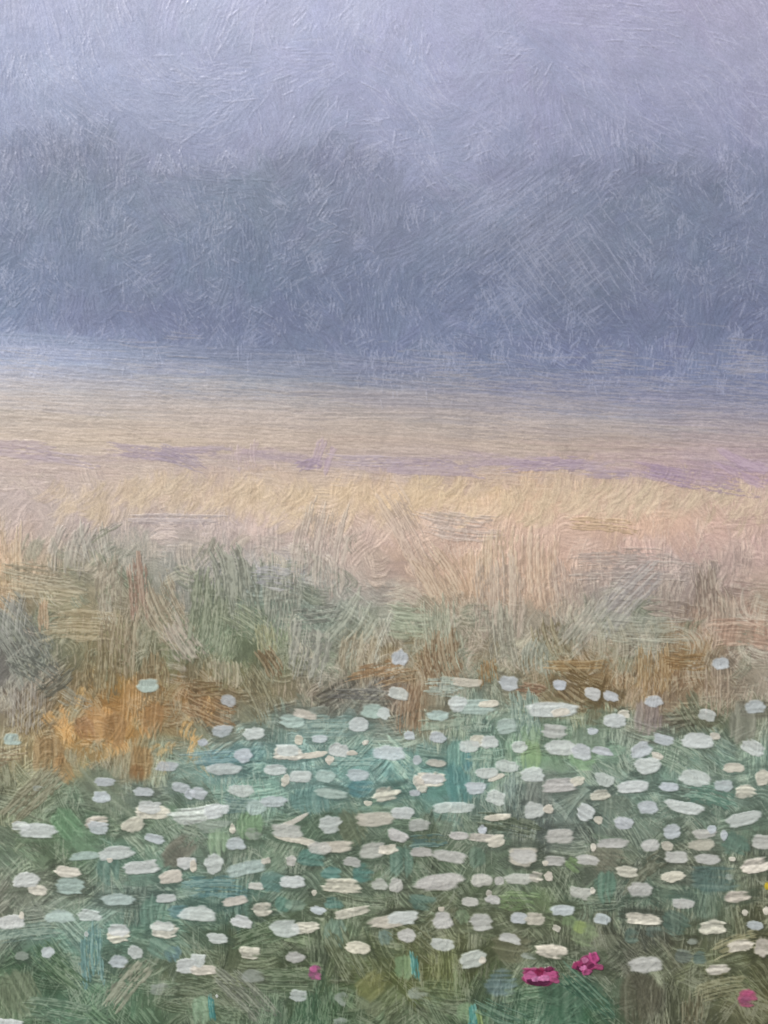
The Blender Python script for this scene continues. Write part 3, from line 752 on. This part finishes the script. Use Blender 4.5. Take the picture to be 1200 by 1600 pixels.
    (550, 1295, 60, 40, 66, (96, 110, 80), .46), (800, 1290, 90, 26, 14, (74, 88, 62), .46), (840, 1240, 60, 40, 90, (106, 118, 106), .48),
    (690, 1360, 70, 30, 40, (84, 100, 74), .46), (960, 1260, 40, 60, 90, (104, 124, 106), .5), (1010, 1360, 70, 26, -42, (92, 96, 74), .46),
    (410, 1460, 76, 36, -14, (72, 98, 66), .46), (460, 1530, 84, 40, 2, (82, 106, 72), .48), (390, 1560, 100, 46, 48, (108, 116, 98), .5),
    (210, 1526, 90, 42, -46, (146, 146, 122), .52), (90, 1510, 90, 34, 44, (64, 100, 66), .44), (30, 1550, 70, 60, 60, (106, 124, 90), .52),
    (100, 1580, 100, 34, 10, (92, 124, 100), .5), (540, 1495, 80, 40, 60, (92, 108, 74), .5), (580, 1540, 50, 36, -40, (122, 126, 62), .48),
    (650, 1470, 90, 40, 34, (88, 94, 56), .48), (800, 1480, 60, 44, 4, (110, 112, 80), .5), (880, 1570, 90, 70, 88, (62, 104, 76), .5),
    (930, 1560, 100, 40, 44, (52, 98, 72), .46), (1000, 1560, 80, 60, 92, (86, 86, 66), .5), (1140, 1540, 80, 40, -12, (116, 116, 78), .5),
    (1150, 1475, 70, 30, -14, (150, 148, 104), .48), (280, 1330, 60, 36, -42, (114, 112, 98), .5), (950, 1340, 60, 40, 4, (118, 118, 98), .52),
    (790, 1585, 80, 30, 20, (64, 108, 84), .46), (485, 1582, 60, 30, 90, (56, 96, 64), .46), (1080, 1600, 80, 40, 92, (92, 90, 60), .5),
]
for (x, y, L, W, a, c, dry) in STROKES:
    low = y > 780
    c = np.asarray(c, np.float32)
    c = c.mean() + (c - c.mean()) * (.72 if low else .75)
    if y > 1120 and L / W < 1.9:
        raise_paint('brush_stroke', x, y, L * 1.2, W * 1.25, a, jit(c, 3), U(.4, .6), U(.62, .8), U(-.1, .1), U(3.0, 4.0),
                    U(.42, .6), .20, .07, 'dab', pale=.3, soft=.85)
    else:
        raise_paint('brush_stroke', x, y, L * 1.12, W * 1.12, a + U(-4, 4), jit(c, 3), U(.7, 1.0) if low else U(.4, .55),
                    (U(.66, .82) if y > 870 and c.mean() < 140 else U(.5, .68)), U(-.12, .12), U(3.0, 4.2), dry * .95, .18 if low else .09, .10, 'pull',
                    pale=.5 if y > 850 else .25, soft=.62)

# flower dabs: (x, y, width, height, angle, paint, style) as the painter set them down
PAL = {'W': (200, 208, 205), 'L': (190, 199, 203), 'C': (210, 207, 193), 'G': (190, 192, 187), 'M': (172, 192, 185),  # G: white greyed, light falloff towards the bottom put into the paint
       'K': (196, 193, 181), 'F': (152, 162, 154)}
MEADOW = area['painted_flower_meadow']
OUT = []
for k in range(70):                                           # the flowers go on past the photograph's edge
    x, y = U(X0 + 25, X1 - 25), U(1120, Y1 - 20)
    if -25 < x < 1225 and y < 1620:
        continue
    if y > bord(MEADOW_TOP, x) + 10:
        OUT.append('%.0f %.0f %.0f %.0f %.0f %s' % (x, y, U(22, 58), U(14, 25), U(-12, 14), 'WLGCM'[rng.randint(5)]))
for row in DABS.replace('\n', '|').split('|') + OUT:
    f = row.split()
    x, y, w, h, a = [float(q) for q in f[:5]]
    code = f[5]
    streaky = len(f) > 6
    c = jit(PAL[code], 4)
    if code == 'C':
        nm, th = 'cream_flower_dab', U(1.5, 2.1)
    elif code == 'F':
        nm, th = 'faint_flower_dab', U(.7, 1.0)
    else:
        nm, th = 'white_flower_dab', U(1.2, 1.8)
    th *= min(1.0, .45 + h / 34)
    raise_paint(nm, x, y, w * U(1.1, 1.22), h * U(1.15, 1.32), a, c, th * .85, .7 if code == 'F' else U(.8, .95), U(-.12, .12), U(2.6, 3.4) if streaky else U(3.2, 5.0),
                (.42 if streaky else (.62 if code == 'F' else U(.16, .34))), .34 if streaky else .14, .20, 'dab', MEADOW, soft=.62 if code in 'CW' else .78)

# magenta, pink and yellow flowers, each of several loaded touches
PINKS = [(845, 1525, [(0, 0, 58, 29, 0, (150, 42, 94)), (-16, 1, 22, 20, 10, (196, 98, 150)), (-4, 9, 40, 11, 4, (74, 10, 48)), (-1, -8, 12, 18, 80, (128, 16, 62)), (13, -2, 22, 20, 30, (192, 84, 136)), (-7, 4, 9, 17, 80, (206, 128, 176)), (5, 3, 10, 20, 84, (204, 120, 168)), (22, 6, 16, 10, 20, (170, 74, 120)), (12, -11, 14, 8, -10, (96, 14, 56))]),
         (917, 1506, [(0, 0, 40, 26, -14, (146, 42, 94)), (10, -10, 20, 18, 60, (182, 66, 126)), (-15, 2, 14, 18, 60, (164, 46, 100)), (0, 13, 11, 18, 80, (180, 76, 130)), (18, 4, 18, 10, 10, (170, 66, 114)), (-3, -6, 12, 9, 0, (206, 118, 164)), (-12, 7, 13, 8, 20, (86, 12, 54)), (6, 3, 8, 14, 70, (100, 18, 62)), (-6, 6, 7, 13, 80, (204, 116, 166))]),
         (1167, 1560, [(0, 0, 33, 28, 0, (172, 70, 112)), (-2, 3, 20, 14, 10, (150, 78, 112)), (2, -8, 18, 10, -10, (190, 84, 128))]),
         (493, 1520, [(0, 0, 26, 26, 0, (172, 88, 138)), (-3, -6, 12, 12, 30, (196, 96, 152)), (5, 5, 12, 12, 10, (188, 104, 150))]),
         (1199, 1384, [(0, 0, 12, 15, 0, (208, 184, 44))])]
PINKS = [(x, y, [(dx, dy, w, h, a, c if c[1] > 150 else tuple(v * .82 + 16 for v in c)) for (dx, dy, w, h, a, c) in t]) for (x, y, t) in PINKS]
for (x, y, touches) in PINKS:
    root = None
    for (dx, dy, w, h, a, c) in touches:
        nm = 'paint_touch' if root else ('yellow_flower' if c == (208, 184, 44) else 'pink_flower')
        o = raise_paint(nm, x + dx, y + dy, w * 1.1, h * 1.1, a, c, U(1.8, 2.8) if x < 1000 and x > 600 else 1.2, .95 if x < 1000 and x > 600 else .82,
                    U(-.1, .1), 3.4, .25 if 600 < x < 1000 else .55, .22, .14, 'dab', root or painting, soft=.5 if 600 < x < 1000 else .85)
        root = root or o
